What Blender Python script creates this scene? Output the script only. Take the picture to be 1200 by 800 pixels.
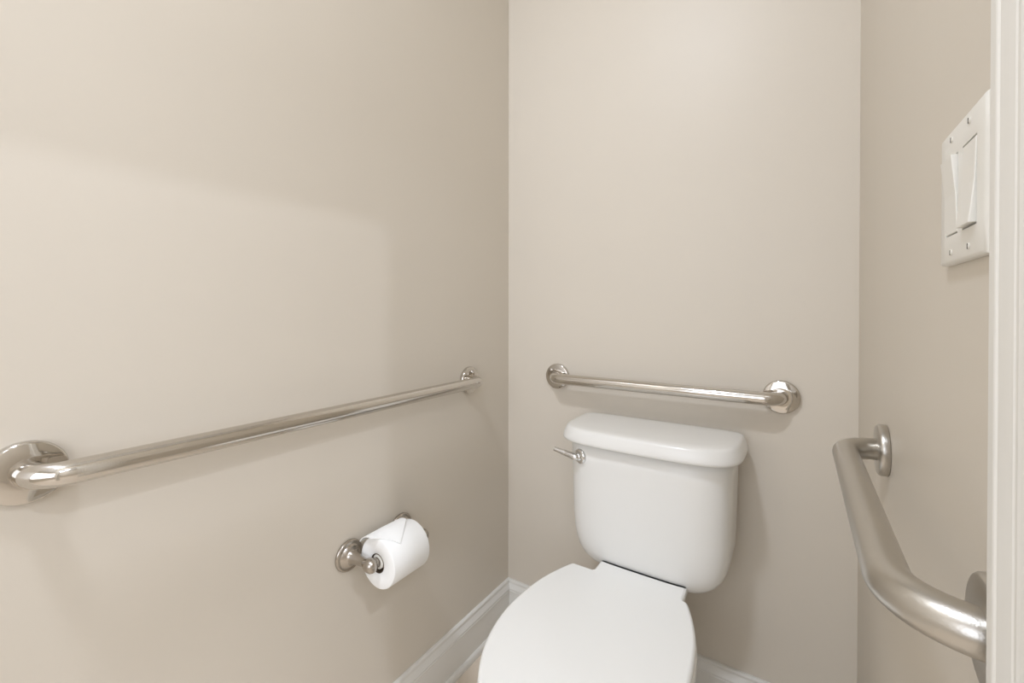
import bpy, bmesh, math, random
from mathutils import Vector, Matrix

for o in list(bpy.data.objects):
    bpy.data.objects.remove(o, do_unlink=True)
S = bpy.context.scene
COL = S.collection
PI = math.pi

# ------------------------------------------------------------------ camera
cam_d = bpy.data.cameras.new('camera')
cam = bpy.data.objects.new('camera', cam_d); COL.objects.link(cam)
F_PX = 511.48
cam_d.sensor_fit = 'HORIZONTAL'; cam_d.sensor_width = 36.0
cam_d.lens = F_PX / 1200 * 36.0
cam_d.shift_y = -(400 - 367.0) / 1200
cam_d.clip_start = 0.02
yaw, pitch, roll = 0.5799, 0.0055, 0.0013
cy_, sy_, cp_, sp_ = math.cos(yaw), math.sin(yaw), math.cos(pitch), math.sin(pitch)
Fv = Vector((-sy_*cp_, cy_*cp_, -sp_)); Rv = Vector((cy_, sy_, 0)); Uv = Rv.cross(Fv)
R2 = math.cos(roll)*Rv + math.sin(roll)*Uv; U2 = -math.sin(roll)*Rv + math.cos(roll)*Uv
cam.matrix_world = Matrix(((R2.x, U2.x, -Fv.x, 0.8412), (R2.y, U2.y, -Fv.y, -1.2619),
                           (R2.z, U2.z, -Fv.z, 1.0671), (0, 0, 0, 1)))
S.camera = cam

# ------------------------------------------------------------------ world, lights, exposure
w = bpy.data.worlds.new('world'); S.world = w; w.use_nodes = True
w.node_tree.nodes['Background'].inputs[0].default_value = (0.9, 0.93, 1.0, 1)
w.node_tree.nodes['Background'].inputs[1].default_value = 0.1

def lamp(name, loc, power, size, color=(1, 0.93, 0.84), direction=(0, 0, -1), shape='DISK', size_y=None):
    d = bpy.data.lights.new(name, 'AREA'); d.shape = shape; d.size = size
    if size_y: d.size_y = size_y
    d.energy = power; d.color = color
    o = bpy.data.objects.new(name, d); COL.objects.link(o)
    o.location = loc
    o.rotation_euler = Vector(direction).to_track_quat('-Z', 'Y').to_euler()
    return o
# ceiling lamp of the stall, recessed lamp beyond the doorway, two added fill lights without a seen source
lamp('stall_ceiling_lamp', (0.39, -1.53, 2.70), 18, 0.22, (0.92, 1.0, 1.14))
lamp('bathroom_downlight', (2.106, -1.45, 2.70), 14, 0.06, (0.92, 1.0, 1.15))
lamp('added_overhead_fill', (2.4, -2.2, 2.70), 12, 0.6, (0.92, 1.0, 1.15))  # added soft overhead fill for the ambient level, no such lamp seen
lamp('added_front_fill', (1.25, -2.85, 1.45), 25, 2.3, (0.91, 1.0, 1.16), (0, 1, 0), 'RECTANGLE', 1.4)  # added broad fill from behind the camera, no window stands there

S.view_settings.view_transform = 'Standard'
S.view_settings.look = 'None'
S.view_settings.gamma = 1.0
S.view_settings.use_curve_mapping = False
S.view_settings.exposure = 0.0
S.display_settings.display_device = 'sRGB'

# ------------------------------------------------------------------ materials
def lin(c):
    return tuple((v/12.92 if v <= 0.04045 else ((v+0.055)/1.055)**2.4) for v in [x/255 for x in c])

def mat(name, rgb, rough=0.5, metal=0.0, spec=0.5, bump=0.0, bump_scale=200.0, stretch=None,
        tint=0.0, coat=0.0, bump_dist=0.001):
    m = bpy.data.materials.new(name); m.use_nodes = True
    nt = m.node_tree; b = nt.nodes['Principled BSDF']
    b.inputs['Base Color'].default_value = (*lin(rgb), 1)
    b.inputs['Roughness'].default_value = rough
    b.inputs['Metallic'].default_value = metal
    b.inputs['Specular IOR Level'].default_value = spec
    b.inputs['Coat Weight'].default_value = coat
    b.inputs['Coat Roughness'].default_value = 0.05
    if bump or tint:
        tc = nt.nodes.new('ShaderNodeTexCoord'); mp = nt.nodes.new('ShaderNodeMapping')
        nt.links.new(tc.outputs['Object'], mp.inputs[0])
        if stretch: mp.inputs['Scale'].default_value = stretch
        n = nt.nodes.new('ShaderNodeTexNoise'); n.inputs['Scale'].default_value = bump_scale
        n.inputs['Detail'].default_value = 3
        nt.links.new(mp.outputs[0], n.inputs[0])
        if bump:
            bp = nt.nodes.new('ShaderNodeBump'); bp.inputs['Strength'].default_value = bump
            bp.inputs['Distance'].default_value = bump_dist
            nt.links.new(n.outputs[0], bp.inputs['Height']); nt.links.new(bp.outputs[0], b.inputs['Normal'])
        if tint:
            n2 = nt.nodes.new('ShaderNodeTexNoise'); n2.inputs['Scale'].default_value = bump_scale*0.02
            nt.links.new(tc.outputs['Object'], n2.inputs[0])
            mx = nt.nodes.new('ShaderNodeMix'); mx.data_type = 'RGBA'
            c = lin(rgb)
            mx.inputs[6].default_value = (*[v*(1-tint) for v in c], 1)
            mx.inputs[7].default_value = (*[min(1, v*(1+tint)) for v in c], 1)
            nt.links.new(n2.outputs[0], mx.inputs[0]); nt.links.new(mx.outputs[2], b.inputs['Base Color'])
    return m

WALL = mat('taupe_wall_paint', (217, 208, 194), 0.42, spec=0.4, bump=0.10, bump_scale=260, tint=0.01)
CEIL = mat('ceiling_paint', (242, 241, 238), 0.7, bump=0.1, bump_scale=120)
TRIM = mat('white_trim_paint', (232, 229, 222), 0.35, bump=0.03, bump_scale=90)
FLOOR = mat('beige_floor', (222, 208, 190), 0.4, bump=0.05, bump_scale=60, tint=0.06)
CERAMIC = mat('white_porcelain', (236, 234, 229), 0.24, spec=0.5)
SEAT = mat('white_seat_plastic', (248, 247, 243), 0.22, spec=0.5)
SATIN = mat('satin_stainless', (208, 203, 196), 0.11, metal=1, bump=0.05, bump_scale=500, stretch=(1, 1, 1))
POLISH = mat('polished_stainless', (204, 199, 192), 0.06, metal=1)
BRUSH = mat('brushed_stainless', (196, 192, 185), 0.30, metal=1, bump=0.25, bump_scale=700, bump_dist=0.0004)
NICKEL = mat('brushed_nickel', (184, 177, 168), 0.26, metal=1)
CHROME = mat('chrome', (225, 225, 225), 0.06, metal=1)
PAPER = mat('white_paper', (248, 247, 244), 0.9, spec=0.1, bump=0.35, bump_scale=350, bump_dist=0.0006)
CARD = mat('brown_cardboard', (92, 80, 66), 0.9, spec=0.1, bump=0.1, bump_scale=150)
PLATE = mat('white_switch_plastic', (236, 233, 225), 0.28)
SCREWM = mat('painted_screw', (228, 224, 215), 0.3)
DARK = mat('dark_gap', (40, 36, 32), 0.8)

# ------------------------------------------------------------------ mesh helpers
def obj(name, bm, m, parent=None, smooth=True, sharp=None, bevel=None):
    bmesh.ops.recalc_face_normals(bm, faces=bm.faces[:])
    me = bpy.data.meshes.new(name); bm.to_mesh(me); bm.free()
    me.materials.append(m)
    for p in me.polygons: p.use_smooth = smooth
    o = bpy.data.objects.new(name, me); COL.objects.link(o)
    if parent: o.parent = parent; o.matrix_parent_inverse = parent.matrix_basis.inverted()
    if smooth and sharp is not None:
        me.set_sharp_from_angle(angle=math.radians(sharp))
    if bevel:
        md = o.modifiers.new('bevel', 'BEVEL'); md.width = bevel; md.segments = 3; md.limit_method = 'ANGLE'
    return o

def thing(name, label, cat, loc, group=None):
    o = bpy.data.objects.new(name, None); COL.objects.link(o); o.location = loc
    o.empty_display_size = 0.05
    o['label'] = label; o['category'] = cat
    if group: o['group'] = group
    bpy.context.view_layer.update()
    return o

def struct(name, bm, m, smooth=False, parent=None, **k):
    o = obj(name, bm, m, parent, smooth, **k)
    o['kind'] = 'structure'
    return o

def box(bm, lo, hi):
    v = [bm.verts.new((x, y, z)) for z in (lo[2], hi[2]) for y in (lo[1], hi[1]) for x in (lo[0], hi[0])]
    for f in ((0, 2, 3, 1), (4, 5, 7, 6), (0, 1, 5, 4), (2, 6, 7, 3), (0, 4, 6, 2), (1, 3, 7, 5)):
        bm.faces.new([v[i] for i in f])
    return bm

def loft(bm, rings, cap0=True, cap1=True, closed=True):
    vr = [[bm.verts.new(p) for p in r] for r in rings]
    n = len(vr[0])
    for a, b in zip(vr, vr[1:]):
        for i in range(n if closed else n-1):
            j = (i+1) % n
            bm.faces.new((a[i], a[j], b[j], b[i]))
    if cap0: bm.faces.new(vr[0][::-1])
    if cap1: bm.faces.new(vr[-1])
    return bm

def frame_of(d):
    d = Vector(d).normalized()
    a = Vector((0, 0, 1)) if abs(d.z) < 0.9 else Vector((1, 0, 0))
    u = d.cross(a).normalized(); v = u.cross(d).normalized()
    return d, u, v

def lathe(bm, prof, org, axis, n=32):
    """prof: list of (radius, distance along the axis)."""
    d, u, v = frame_of(axis); org = Vector(org)
    rings = []
    for r, h in prof:
        r = max(r, 0.0002)
        rings.append([org + d*h + (u*math.cos(2*PI*i/n) + v*math.sin(2*PI*i/n))*r for i in range(n)])
    return loft(bm, rings)

def sweep(bm, pts, rad, n=20, caps=True):
    """tube along pts; rad a number or one per point; the frame is carried along."""
    pts = [Vector(p) for p in pts]
    rs = rad if isinstance(rad, (list, tuple)) else [rad]*len(pts)
    rings = []; u = None
    for i, p in enumerate(pts):
        t = (pts[min(i+1, len(pts)-1)] - pts[max(i-1, 0)]).normalized()
        if u is None: _, u, v = frame_of(t)
        u = (u - t*u.dot(t)).normalized(); v = t.cross(u)
        rings.append([p + (u*math.cos(2*PI*k/n) + v*math.sin(2*PI*k/n))*rs[i] for k in range(n)])
    return loft(bm, rings, caps, caps)

def fillet(pts, r, seg=10):
    """round the inner corners of a polyline"""
    pts = [Vector(p) for p in pts]; out = [pts[0]]
    for a, b, c in zip(pts, pts[1:], pts[2:]):
        d1 = (a-b).normalized(); d2 = (c-b).normalized()
        half = math.acos(max(-1, min(1, d1.dot(d2))))/2
        t = r/math.tan(half)
        cen = b + (d1+d2).normalized()*(r/math.sin(half))
        p1 = b + d1*t; p2 = b + d2*t
        v1 = p1-cen; v2 = p2-cen; ang = v1.angle(v2)
        ax = v1.cross(v2).normalized()
        for k in range(seg+1):
            out.append(cen + Matrix.Rotation(ang*k/seg, 3, ax) @ v1)
    out.append(pts[-1])
    return out

# ------------------------------------------------------------------ the room
W = 0.9577          # stall width
H = 2.74
D0, D1, DH = -0.908, -1.655, 2.03   # door opening in the right wall
WT = 0.11
BX, BY0, BY1 = 3.1, -2.9, 0.7

struct('floor', box(bmesh.new(), (-0.1, BY0-0.1, -0.08), (BX+0.1, BY1+0.1, 0)), FLOOR)
struct('ceiling', box(bmesh.new(), (-0.1, BY0-0.1, H), (BX+0.1, BY1+0.1, H+0.1)), CEIL)
struct('wall_left', box(bmesh.new(), (-0.1, BY0, 0), (0, 0.1, H)), WALL)
struct('wall_back', box(bmesh.new(), (0, 0, 0), (W, 0.1, H)), WALL)
bm = bmesh.new()
box(bm, (W, D0, 0), (W+WT, BY1, H))
box(bm, (W, D1-0.12, 0), (W+WT, D1, H))
box(bm, (W, D1, DH), (W+WT, D0, H))
struct('wall_right', bm, WALL)
struct('wall_bathroom_right', box(bmesh.new(), (BX, BY0, 0), (BX+0.1, BY1, H)), WALL)
struct('wall_bathroom_back', box(bmesh.new(), (W+WT, BY1, 0), (BX, BY1+0.1, H)), WALL)
struct('wall_front', box(bmesh.new(), (-0.1, BY0-0.1, 0), (BX, BY0, H)), WALL)

# baseboards: moulded cap, flat board, shoe moulding   (distance from wall, height)
BASE = [(0, 0.140), (0.006, 0.140), (0.0085, 0.1385), (0.0095, 0.136), (0.0095, 0.1325), (0.0085, 0.131),
        (0.0085, 0.129), (0.0095, 0.126), (0.0115, 0.121), (0.0135, 0.117), (0.0150, 0.1135), (0.0150, 0.111),
        (0.0135, 0.110), (0.0135, 0.1075), (0.0150, 0.1065), (0.0150, 0.1025), (0.0130, 0.101),
        (0.0130, 0.0200), (0.0160, 0.0195), (0.0195, 0.0170), (0.0215, 0.0130), (0.0225, 0.0080), (0.0225, 0), (0, 0)]
def base(name, a, b, nrm, e0=0, e1=0):
    """a, b ends on the wall; nrm inward; e0/e1 = 1 mitre inwards at an inner corner"""
    a, b, nrm = Vector(a), Vector(b), Vector(nrm); t = (b-a).normalized()
    r0 = [a + nrm*d + t*(d*e0) + Vector((0, 0, z)) for d, z in BASE]
    r1 = [b + nrm*d - t*(d*e1) + Vector((0, 0, z)) for d, z in BASE]
    return struct(name, loft(bmesh.new(), [r0, r1]), TRIM)
base('baseboard_left', (0, BY0, 0), (0, 0, 0), (1, 0, 0), 1, 1)
base('baseboard_back', (0, 0, 0), (W, 0, 0), (0, -1, 0), 1, 1)
base('baseboard_right', (W, 0, 0), (W, -0.887, 0), (-1, 0, 0), 1, 0)

# door opening: jamb lining and moulded casing
door = bpy.data.objects.new('door_1', None); COL.objects.link(door)
door.location = (W, (D0+D1)/2, 0); door['kind'] = 'structure'
bpy.context.view_layer.update()
bm = bmesh.new()
box(bm, (W-0.002, D0-0.016, 0), (W+WT+0.002, D0+0.004, DH))
box(bm, (W-0.002, D1-0.004, 0), (W+WT+0.002, D1+0.016, DH))
box(bm, (W-0.002, D1-0.004, DH-0.016), (W+WT+0.002, D0+0.004, DH+0.004))
obj('jamb', bm, TRIM, door, False)
# casing profile: (distance from the outer edge towards the opening, projection)
CAS = [(0, 0), (0, 0.0200), (0.0010, 0.0212), (0.0025, 0.0216), (0.0105, 0.0216), (0.0118, 0.0212), (0.0130, 0.0203), (0.0148, 0.0203),
       (0.0165, 0.0208), (0.0240, 0.0200), (0.0300, 0.0192), (0.0312, 0.0186), (0.0330, 0.0186), (0.0350, 0.0188),
       (0.0375, 0.0182), (0.0470, 0.0168), (0.0490, 0.0160), (0.0530, 0.0160), (0.0545, 0.0150), (0.0555, 0.0130), (0.0555, 0)]
CW = 0.0555
def casing(side):
    x0, sg = (W, -1) if side == 0 else (W+WT, 1)
    o0, o1, ot = D0-0.016+0.006+CW-0.0215+0.0001, D1+0.010-CW, DH-0.022+CW
    o0 = -0.887
    rings = []
    for k in range(4):
        r = []
        for d, pr in CAS:
            if k == 0: y, z = o0-d, 0
            if k == 1: y, z = o0-d, ot-d
            if k == 2: y, z = o1+d, ot-d
            if k == 3: y, z = o1+d, 0
            r.append(Vector((x0+sg*pr, y, z)))
        rings.append(r)
    obj('casing', loft(bmesh.new(), rings), TRIM, door, False)
casing(0); casing(1)

# ------------------------------------------------------------------ grab bars
def flange_prof(r, k=1.0):
    return [(a, h*k) for a, h in [(r*0.98, 0), (r, 0.001), (r, 0.0075), (r*0.985, 0.0098), (r*0.955, 0.0112), (r*0.92, 0.0118), (r*0.45, 0.0122)]]
def grab_bar(label, a, b, nrm, s, rad, fr, m_bar, m_fl, bend, thick=1.0):
    a, b, nrm = Vector(a), Vector(b), Vector(nrm)
    t = thing('grab_bar', label, 'grab bar', a)
    for p in (a, b):
        f = obj('flange', lathe(bmesh.new(), flange_prof(fr, thick), p + nrm*0.0005, nrm, 48), m_fl, t, True, 40)
    path = fillet([a + nrm*0.006, a + nrm*s, b + nrm*s, b + nrm*0.006], bend, 12)
    obj('rail', sweep(bmesh.new(), path, rad, 32), m_bar, t, True, 40)
    return t
ZB = 0.857
grab_bar('long stainless grab bar on the left wall above the toilet paper roll', (0, -1.135, ZB), (0, -0.222, ZB), (1, 0, 0),
         0.053, 0.016, 0.0405, SATIN, POLISH, 0.036)
grab_bar('stainless grab bar on the back wall above the toilet tank', (0.194, 0, ZB), (0.808, 0, ZB), (0, -1, 0),
         0.053, 0.016, 0.0405, SATIN, POLISH, 0.036)
grab_bar('short brushed steel grab bar on the right wall beside the white door casing', (W, -0.3805, 0.852), (W, -0.8475, 0.852), (-1, 0, 0),
         0.055, 0.0165, 0.039, BRUSH, BRUSH, 0.05, 1.05)

# ------------------------------------------------------------------ toilet
TX = 0.520
t = thing('toilet', 'white two piece toilet with a closed lid, standing against the back wall', 'toilet', (TX, -0.25, 0))

def ring(cx, w, yb, yf, z, yc=-0.10, nf=4.0, nb=9.0, N=72):
    out = []
    for i in range(N):
        a = 2*PI*i/N; c, s = math.cos(a), math.sin(a)
        n = nb if s > 0 else nf
        dy = (yb-yc) if s > 0 else (yc-yf)
        out.append((cx + w*math.copysign(abs(c)**(2/n), c), yc + dy*math.copysign(abs(s)**(2/n), s), z))
    return out
# tank: bottom corners rounded, sides nearly straight
TK = [  # z, half width, front y, back y
    (0.402, 0.085, -0.150, -0.070), (0.403, 0.120, -0.175, -0.050), (0.407, 0.140, -0.190, -0.042), (0.415, 0.156, -0.200, -0.036),
    (0.427, 0.170, -0.2065, -0.033), (0.443, 0.181, -0.2105, -0.032), (0.462, 0.188, -0.213, -0.031), (0.490, 0.1935, -0.215, -0.030),
    (0.530, 0.1965, -0.217, -0.030), (0.600, 0.198, -0.2195, -0.030), (0.680, 0.200, -0.222, -0.030), (0.731, 0.201, -0.2235, -0.030)]
obj('tank', loft(bmesh.new(), [ring(TX, w_, yb, yf, z) for z, w_, yf, yb in TK]), CERAMIC, t, True)
LD = [(0.726, 0.203, -0.226, -0.028), (0.726, 0.216, -0.240, -0.024), (0.7275, 0.2195, -0.2435, -0.022), (0.731, 0.2213, -0.2455, -0.021),
      (0.735, 0.2212, -0.2455, -0.021), (0.745, 0.2180, -0.2435, -0.021), (0.756, 0.2130, -0.2400, -0.022), (0.7595, 0.2110, -0.2380, -0.023),
      (0.7620, 0.2075, -0.2345, -0.026), (0.7635, 0.202, -0.229, -0.031), (0.7650, 0.185, -0.213, -0.045), (0.766, 0.12, -0.16, -0.07)]
obj('tank_lid', loft(bmesh.new(), [ring(TX, w_, yb, yf, z) for z, w_, yf, yb in LD]), CERAMIC, t, True)

# seat lid, seat and bowl share an egg-shaped outline
SX = 0.5037
FLANK = [(-0.465, 0.1852), (-0.44, 0.1845), (-0.412, 0.182), (-0.38, 0.1785), (-0.352, 0.173), (-0.325, 0.1655), (-0.300, 0.1570), (-0.282, 0.1500), (-0.268, 0.1440), (-0.259, 0.1395), (-0.2555, 0.1350), (-0.2545, 0.1300)]
def egg(inset, z, cx=SX, K=48, tab=False):
    ym, yf, hw_ = FLANK[0][0], -0.733, FLANK[0][1]
    P = [(hw_*math.cos(PI+PI*i/K), ym + (ym-yf)*math.sin(PI+PI*i/K)) for i in range(K)]
    P += [(x, y) for y, x in FLANK]
    if tab:
        def tb(x):      # the tab's rear edge follows the tank's bowed front
            return -0.10 - 0.1075*(1-min(1, abs(x+SX-TX)/0.175)**4)**0.25 + 0.0012
        P += [(0.1290, -0.2520), (0.1285, -0.2350), (0.1280, tb(0.128)-0.0025), (0.1262, tb(0.126)-0.0003)]
        P += [(0.12-0.19*i/10, tb(0.12-0.19*i/10)) for i in range(11)]
        P += [(-0.0785, tb(-0.0785)-0.0003), (-0.0808, tb(-0.081)-0.0025), (-0.0812, -0.2350), (-0.0814, -0.2520), (-0.0840, -0.2545), (-0.105, -0.2545)]
    else:
        P += [(0.13-0.26*i/8, -0.2545) for i in range(1, 8)]
    P += [(-x, y) for y, x in FLANK[:0:-1]]
    n = len(P); out = []
    for i in range(n):
        a, b = Vector(P[i-1]), Vector(P[(i+1) % n])
        d = (b-a).normalized()
        out.append((cx + P[i][0] - d.y*inset, P[i][1] + d.x*inset, z))
    return out

LZ = 0.432
lid_rings = [egg(0.004, LZ-0.018, tab=True), egg(0.001, LZ-0.016, tab=True), egg(0, LZ-0.012, tab=True), egg(0.0, LZ-0.007, tab=True), egg(0.0012, LZ-0.003, tab=True), egg(0.004, LZ-0.0008, tab=True), egg(0.0055, LZ, tab=True), egg(0.0078, LZ, tab=True)]
obj('seat_lid', loft(bmesh.new(), lid_rings), SEAT, t, True)
seat_rings = [egg(0.006, LZ-0.040), egg(0.001, LZ-0.038), egg(-0.002, LZ-0.034), egg(-0.002, LZ-0.026), egg(0.001, LZ-0.0215), egg(0.006, LZ-0.020)]
obj('seat', loft(bmesh.new(), seat_rings), SEAT, t, True)
bm = bmesh.new()
box(bm, (0.432, -0.262, 0.4000), (0.606, -0.218, LZ-0.0175))
obj('hinge', bm, SEAT, t, True, 40, bevel=0.004)
# bowl: rim, waist, foot; rear deck carries the tank
def body_ring(z, k, back, front):
    """egg outline scaled to half width k, from back to front"""
    ym, hw_ = FLANK[0][0], FLANK[0][1]
    R_ = egg(0, z)
    out = []
    for x, y, zz in R_:
        yy = ym + (y-ym)*((back-ym)/(-0.2545-ym) if y > ym else (ym-front)/(ym+0.733))
        out.append((SX+(x-SX)*k/hw_, yy, z))
    return out
BW = [(0.0, 0.108, -0.13, -0.61), (0.010, 0.112, -0.125, -0.615), (0.030, 0.108, -0.13, -0.61), (0.10, 0.096, -0.14, -0.595), (0.18, 0.098, -0.16, -0.60),
      (0.25, 0.116, -0.20, -0.630), (0.31, 0.146, -0.235, -0.675), (0.355, 0.166, -0.25, -0.705), (0.380, 0.174, -0.255, -0.717), (0.390, 0.173, -0.256, -0.716), (0.3925, 0.168, -0.260, -0.710)]
obj('bowl', loft(bmesh.new(), [body_ring(*a) for a in BW]), CERAMIC, t, True, 50)
bm = bmesh.new(); box(bm, (TX-0.092, -0.30, 0.300), (0.600, -0.06, 0.4035))
obj('tank_deck', bm, CERAMIC, t, True, 40, bevel=0.012)
# flush lever on the front left corner of the tank
hx, hz = 0.3665, 0.6875
hy = -0.10 - 0.122*(1-(abs(hx-TX)/0.2)**4)**0.25
nrm = Vector((-0.45, -0.89, 0)).normalized()
P0 = Vector((hx, hy, hz))
lv = obj('flush_lever', sweep(bmesh.new(), fillet([P0, P0+nrm*0.016, P0+nrm*0.016+Vector((-0.030, 0.004, 0.004)), P0+nrm*0.016+Vector((-0.064, 0.004, 0.010))], 0.006, 6),
         [0.0085]*8 + [0.0078]*7 + [0.0055], 16), CHROME, t, True, 50)
obj('escutcheon', lathe(bmesh.new(), [(0.0190, -0.008), (0.0195, 0.001), (0.0188, 0.0035), (0.0160, 0.0055), (0.0120, 0.0065), (0.0110, 0.012), (0.008, 0.014)], P0, nrm, 32), CHROME, lv, True, 50)

# ------------------------------------------------------------------ toilet paper holder and roll
PZ = 0.5205; PX = 0.078; PY0, PY1 = -0.647, -0.494
h = thing('toilet_paper_holder', 'brushed nickel two post toilet paper holder on the left wall below the long grab bar', 'holder', (0, (PY0+PY1)/2, PZ))
PP = [(0.0335, 0.0005), (0.0345, 0.002), (0.0345, 0.005), (0.0330, 0.0075), (0.0290, 0.0090), (0.0270, 0.0085), (0.0255, 0.0100), (0.0225, 0.0130), (0.0185, 0.0155),
      (0.0165, 0.0165), (0.0140, 0.0220), (0.0120, 0.0300), (0.0105, 0.0400), (0.0098, 0.0500), (0.0098, 0.0580), (0.0108, 0.0620), (0.0128, 0.0660), (0.0146, 0.0710),
      (0.0152, 0.0770), (0.0146, 0.0830), (0.0126, 0.0875), (0.0090, 0.0905), (0.0045, 0.0920), (0.0002, 0.0923)]
for y in (PY0, PY1):
    obj('post', lathe(bmesh.new(), PP, (0, y, PZ), (1, 0, 0), 40), NICKEL, h, True, 60)
sp = [(0.0075, 0.0), (0.0100, 0.012), (0.0108, 0.0150), (0.0104, 0.0172), (0.0075, 0.0178), (0.0070, 0.024), (0.0165, 0.0245), (0.0165, 0.1285), (0.0070, 0.129), (0.0075, 0.134), (0.0088, 0.1355), (0.0085, 0.143), (0.0075, 0.153)]
obj('spindle', lathe(bmesh.new(), [q for q in sp if q[0] < 0.0165], (PX, PY0, PZ), (0, 1, 0), 28), NICKEL, h, True, 60)
rl = obj('roller', lathe(bmesh.new(), [(0.0148, 0.0182), (0.0156, 0.0186), (0.0158, 0.0200), (0.0158, 0.1330), (0.0156, 0.1344), (0.0148, 0.1348)], (PX, PY0, PZ), (0, 1, 0), 32), PLATE, h, True, 60)
rl['label'] = 'white plastic roller'

RO, RI = 0.0545, 0.0198
RZ = PZ + 0.0158 - RI + 0.0010
RY0, RY1 = -0.6300, -0.5250
r = thing('toilet_paper_roll', 'white toilet paper roll with a folded end, hanging on the nickel holder', 'toilet paper', (PX, RY0, RZ))
def annulus(bm, ro, ri, y0, y1, n=64, rnd=0.002):
    prof = [(ri, y0+rnd*0.4), (ri+rnd*0.4, y0), (ro-rnd, y0), (ro-rnd*0.3, y0+rnd*0.3), (ro, y0+rnd), (ro, y1-rnd), (ro-rnd*0.3, y1-rnd*0.3), (ro-rnd, y1), (ri+rnd*0.4, y1), (ri, y1-rnd*0.4)]
    rings = [[(PX+q*math.cos(2*PI*i/n), y, RZ+q*math.sin(2*PI*i/n)) for i in range(n)] for q, y in prof]
    vr = [[bm.verts.new(p) for p in rg] for rg in rings]
    for k in range(len(vr)):
        a, b = vr[k], vr[(k+1) % len(vr)]
        for i in range(n):
            j = (i+1) % n; bm.faces.new((a[i], a[j], b[j], b[i]))
    return bm
obj('paper', annulus(bmesh.new(), RO, RI+0.0009, RY0, RY1), PAPER, r, True, 50)
obj('core', annulus(bmesh.new(), RI+0.0008, RI-0.0004, RY0-0.0003, RY1+0.0003, 40, 0.0003), CARD, r, True, 50)
# folded end: a sheet lying over the top of the roll whose corners are folded to a point at the front
def roll_pt(th, y, lift):
    q = RO + lift
    return Vector((PX + q*math.cos(th), y, RZ + q*math.sin(th)))
TH_B, TH_P, TH_F = math.radians(150), math.radians(98), math.radians(47)
bm = bmesh.new()
NU, NV = 26, 20
ym = (RY0+RY1)/2
def fold_pt(u, v, dl):
    # u 0 (back) .. 1 (point); v -1..1 across
    th = TH_B + (TH_F-TH_B)*u
    k = (TH_B-TH_P)/(TH_B-TH_F)
    half = (RY1-RY0)/2*0.992
    wd = half if u < k else half*max(0.0, (1-u)/(1-k))
    lift = 0.0012 + dl + 0.0085*max(0, 1-u/0.8)**1.5 + 0.0015*math.sin(PI*u)*(1-abs(v))
    drift = -0.003 - 0.020*u
    return roll_pt(th, ym + drift + wd*v, lift)
top = [[bm.verts.new(fold_pt(u/NU, 2*v/NV-1, 0.0016)) for v in range(NV+1)] for u in range(NU)]
bot = [[bm.verts.new(fold_pt(u/NU, 2*v/NV-1, -0.0004)) for v in range(NV+1)] for u in range(NU)]
tip_t = bm.verts.new(fold_pt(1, 0, 0.0016)); tip_b = bm.verts.new(fold_pt(1, 0, -0.0004))
for g, sgn in ((top, 1), (bot, -1)):
    for i in range(NU-1):
        for j in range(NV):
            bm.faces.new((g[i][j], g[i][j+1], g[i+1][j+1], g[i+1][j]))
for j in range(NV):
    bm.faces.new((top[-1][j], top[-1][j+1], tip_t)); bm.faces.new((bot[-1][j], bot[-1][j+1], tip_b))
    bm.faces.new((top[0][j], top[0][j+1], bot[0][j+1], bot[0][j]))
for j in (0, NV):
    for i in range(NU-1):
        bm.faces.new((top[i][j], top[i+1][j], bot[i+1][j], bot[i][j]))
    bm.faces.new((top[-1][j], tip_t, tip_b, bot[-1][j]))
obj('folded_end', bm, PAPER, r, True, 50)

# ------------------------------------------------------------------ double light switch on the right wall
SYC, SZC = -0.763, 1.166
sw = thing('light_switch', 'white double rocker light switch on the right wall beside the door casing', 'light switch', (W, SYC, SZC))
hw = hh = 0.0578
def plate_ring(e, x):
    a, b, c = hw-e, hh-e, max(0.0035-e*0.5, 0.001)
    out = []
    for sx, sz, a0 in ((1, 1, 0), (-1, 1, 90), (-1, -1, 180), (1, -1, 270)):
        for k in range(5):
            an = math.radians(a0+22.5*k)
            out.append((W-x, SYC + sx*(a-c) + c*math.cos(an), SZC + sz*(b-c) + c*math.sin(an)))
    return out
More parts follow.
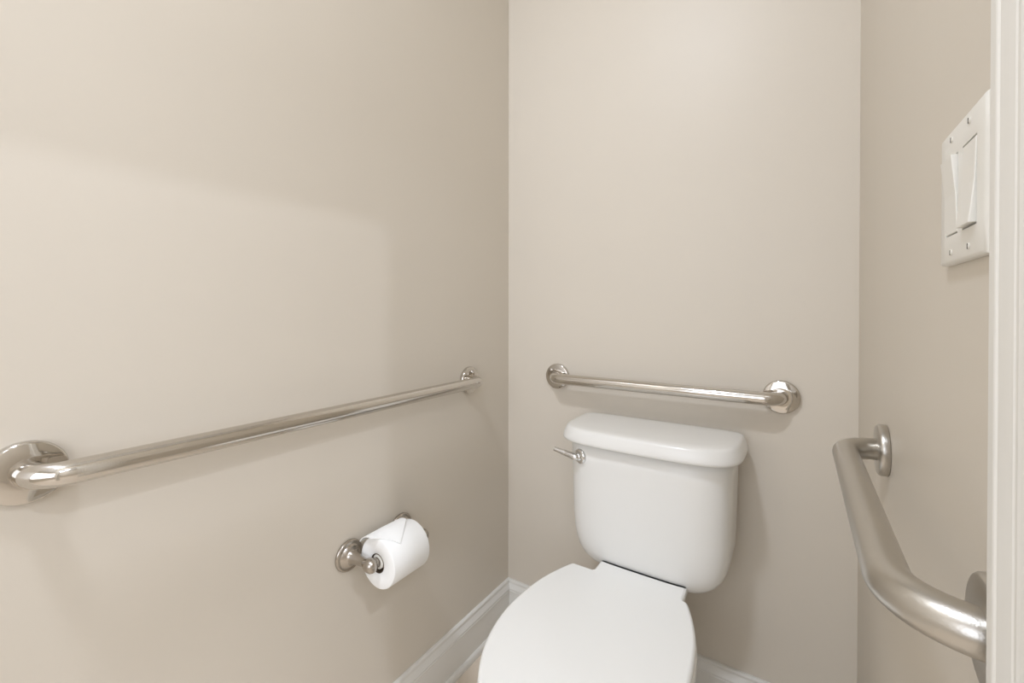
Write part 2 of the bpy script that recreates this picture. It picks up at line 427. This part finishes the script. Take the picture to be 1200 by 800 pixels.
# the plate has two openings: a frame grid of cells around them, with a rounded rim
OW, OH = 0.0168, 0.0336
ys = [-hw+0.003, -0.023-OW, -0.023+OW, 0.023-OW, 0.023+OW, hw-0.003]
zs = [-hh+0.003, -OH, OH, hh-0.003]
bm = bmesh.new()
def wedge_frame(bm):
    xf = 0.0062
    grid = {(i, j): bm.verts.new((W-xf, SYC+y, SZC+z)) for i, y in enumerate(ys) for j, z in enumerate(zs)}
    deep = {(i, j): bm.verts.new((W-0.0015, SYC+ys[i], SZC+zs[j])) for i in (1, 2, 3, 4) for j in (1, 2)}
    for i in range(5):
        for j in range(3):
            if i in (1, 3) and j == 1:
                c = [(i, j), (i+1, j), (i+1, j+1), (i, j+1)]
                for p, q in zip(c, c[1:]+c[:1]):
                    bm.faces.new((grid[p], grid[q], deep[q], deep[p]))
                bm.faces.new([deep[k] for k in c])
            else:
                bm.faces.new((grid[(i, j)], grid[(i+1, j)], grid[(i+1, j+1)], grid[(i, j+1)]))
    loop = [(i, 0) for i in range(5)] + [(5, j) for j in range(3)] + [(i, 3) for i in range(5, 0, -1)] + [(0, j) for j in range(3, 0, -1)]
    prev = [grid[k] for k in loop]
    for grow, x in ((0.0016, 0.0056), (0.0026, 0.0042), (0.003, 0.0022), (0.003, 0.0003)):
        cur = []
        for (i, j) in loop:
            y = ys[i] + (grow if i == 5 else -grow if i == 0 else 0)
            z = zs[j] + (grow if j == 3 else -grow if j == 0 else 0)
            cur.append(bm.verts.new((W-x, SYC+y, SZC+z)))
        for k in range(len(loop)):
            m = (k+1) % len(loop)
            bm.faces.new((prev[k], prev[m], cur[m], cur[k]))
        prev = cur
    bm.faces.new(prev)
wedge_frame(bm)
pl = obj('wall_plate', bm, PLATE, sw, True, 35)
def rocker(yc, tilt):
    """tilt +1: top stands out, -1: bottom stands out"""
    w2, h2 = 0.0155, 0.0322
    prof = [(-h2, 0.0064 if tilt > 0 else 0.0105), (0.0, 0.0074), (h2, 0.0105 if tilt > 0 else 0.0064)]
    bm = bmesh.new()
    vs = []
    for z, x in prof:
        for y in (-w2, w2):
            vs.append((bm.verts.new((W-x, SYC+yc+y, SZC+z)), bm.verts.new((W-0.002, SYC+yc+y, SZC+z))))
    for k in range(2):
        a, b, c, d = vs[2*k], vs[2*k+1], vs[2*k+2], vs[2*k+3]
        bm.faces.new((a[0], b[0], d[0], c[0])); bm.faces.new((a[1], c[1], d[1], b[1]))
        bm.faces.new((a[0], c[0], c[1], a[1])); bm.faces.new((b[0], b[1], d[1], d[0]))
    bm.faces.new((vs[0][0], vs[0][1], vs[1][1], vs[1][0])); bm.faces.new((vs[4][0], vs[5][0], vs[5][1], vs[4][1]))
    return obj('rocker', bm, PLATE, sw, False, bevel=0.0007)
rocker(0.023, 1); rocker(-0.023, -1)
for y in (0.023, -0.023):
    for z in (0.0484, -0.0484):
        o = obj('screw', lathe(bmesh.new(), [(0.0026, 0.0), (0.0027, 0.0004), (0.0022, 0.0008), (0.0010, 0.0010)], (W-0.0061, SYC+y, SZC+z), (-1, 0, 0), 16), SCREWM, pl, True, 40)
        bm = bmesh.new(); box(bm, (W-0.0073, SYC+y-0.0005, SZC+z-0.0021), (W-0.0067, SYC+y+0.0005, SZC+z+0.0021))
        # slot of the screw, a dark line in its head
        me = o.data
        b2 = bmesh.new(); b2.from_mesh(me)
        n0 = len(b2.faces)
        tmp = bpy.data.meshes.new('slot'); bm.to_mesh(tmp); bm.free(); b2.from_mesh(tmp); bpy.data.meshes.remove(tmp)
        b2.faces.ensure_lookup_table()
        for f in b2.faces[n0:]: f.material_index = 1
        b2.to_mesh(me); b2.free(); me.materials.append(DARK)
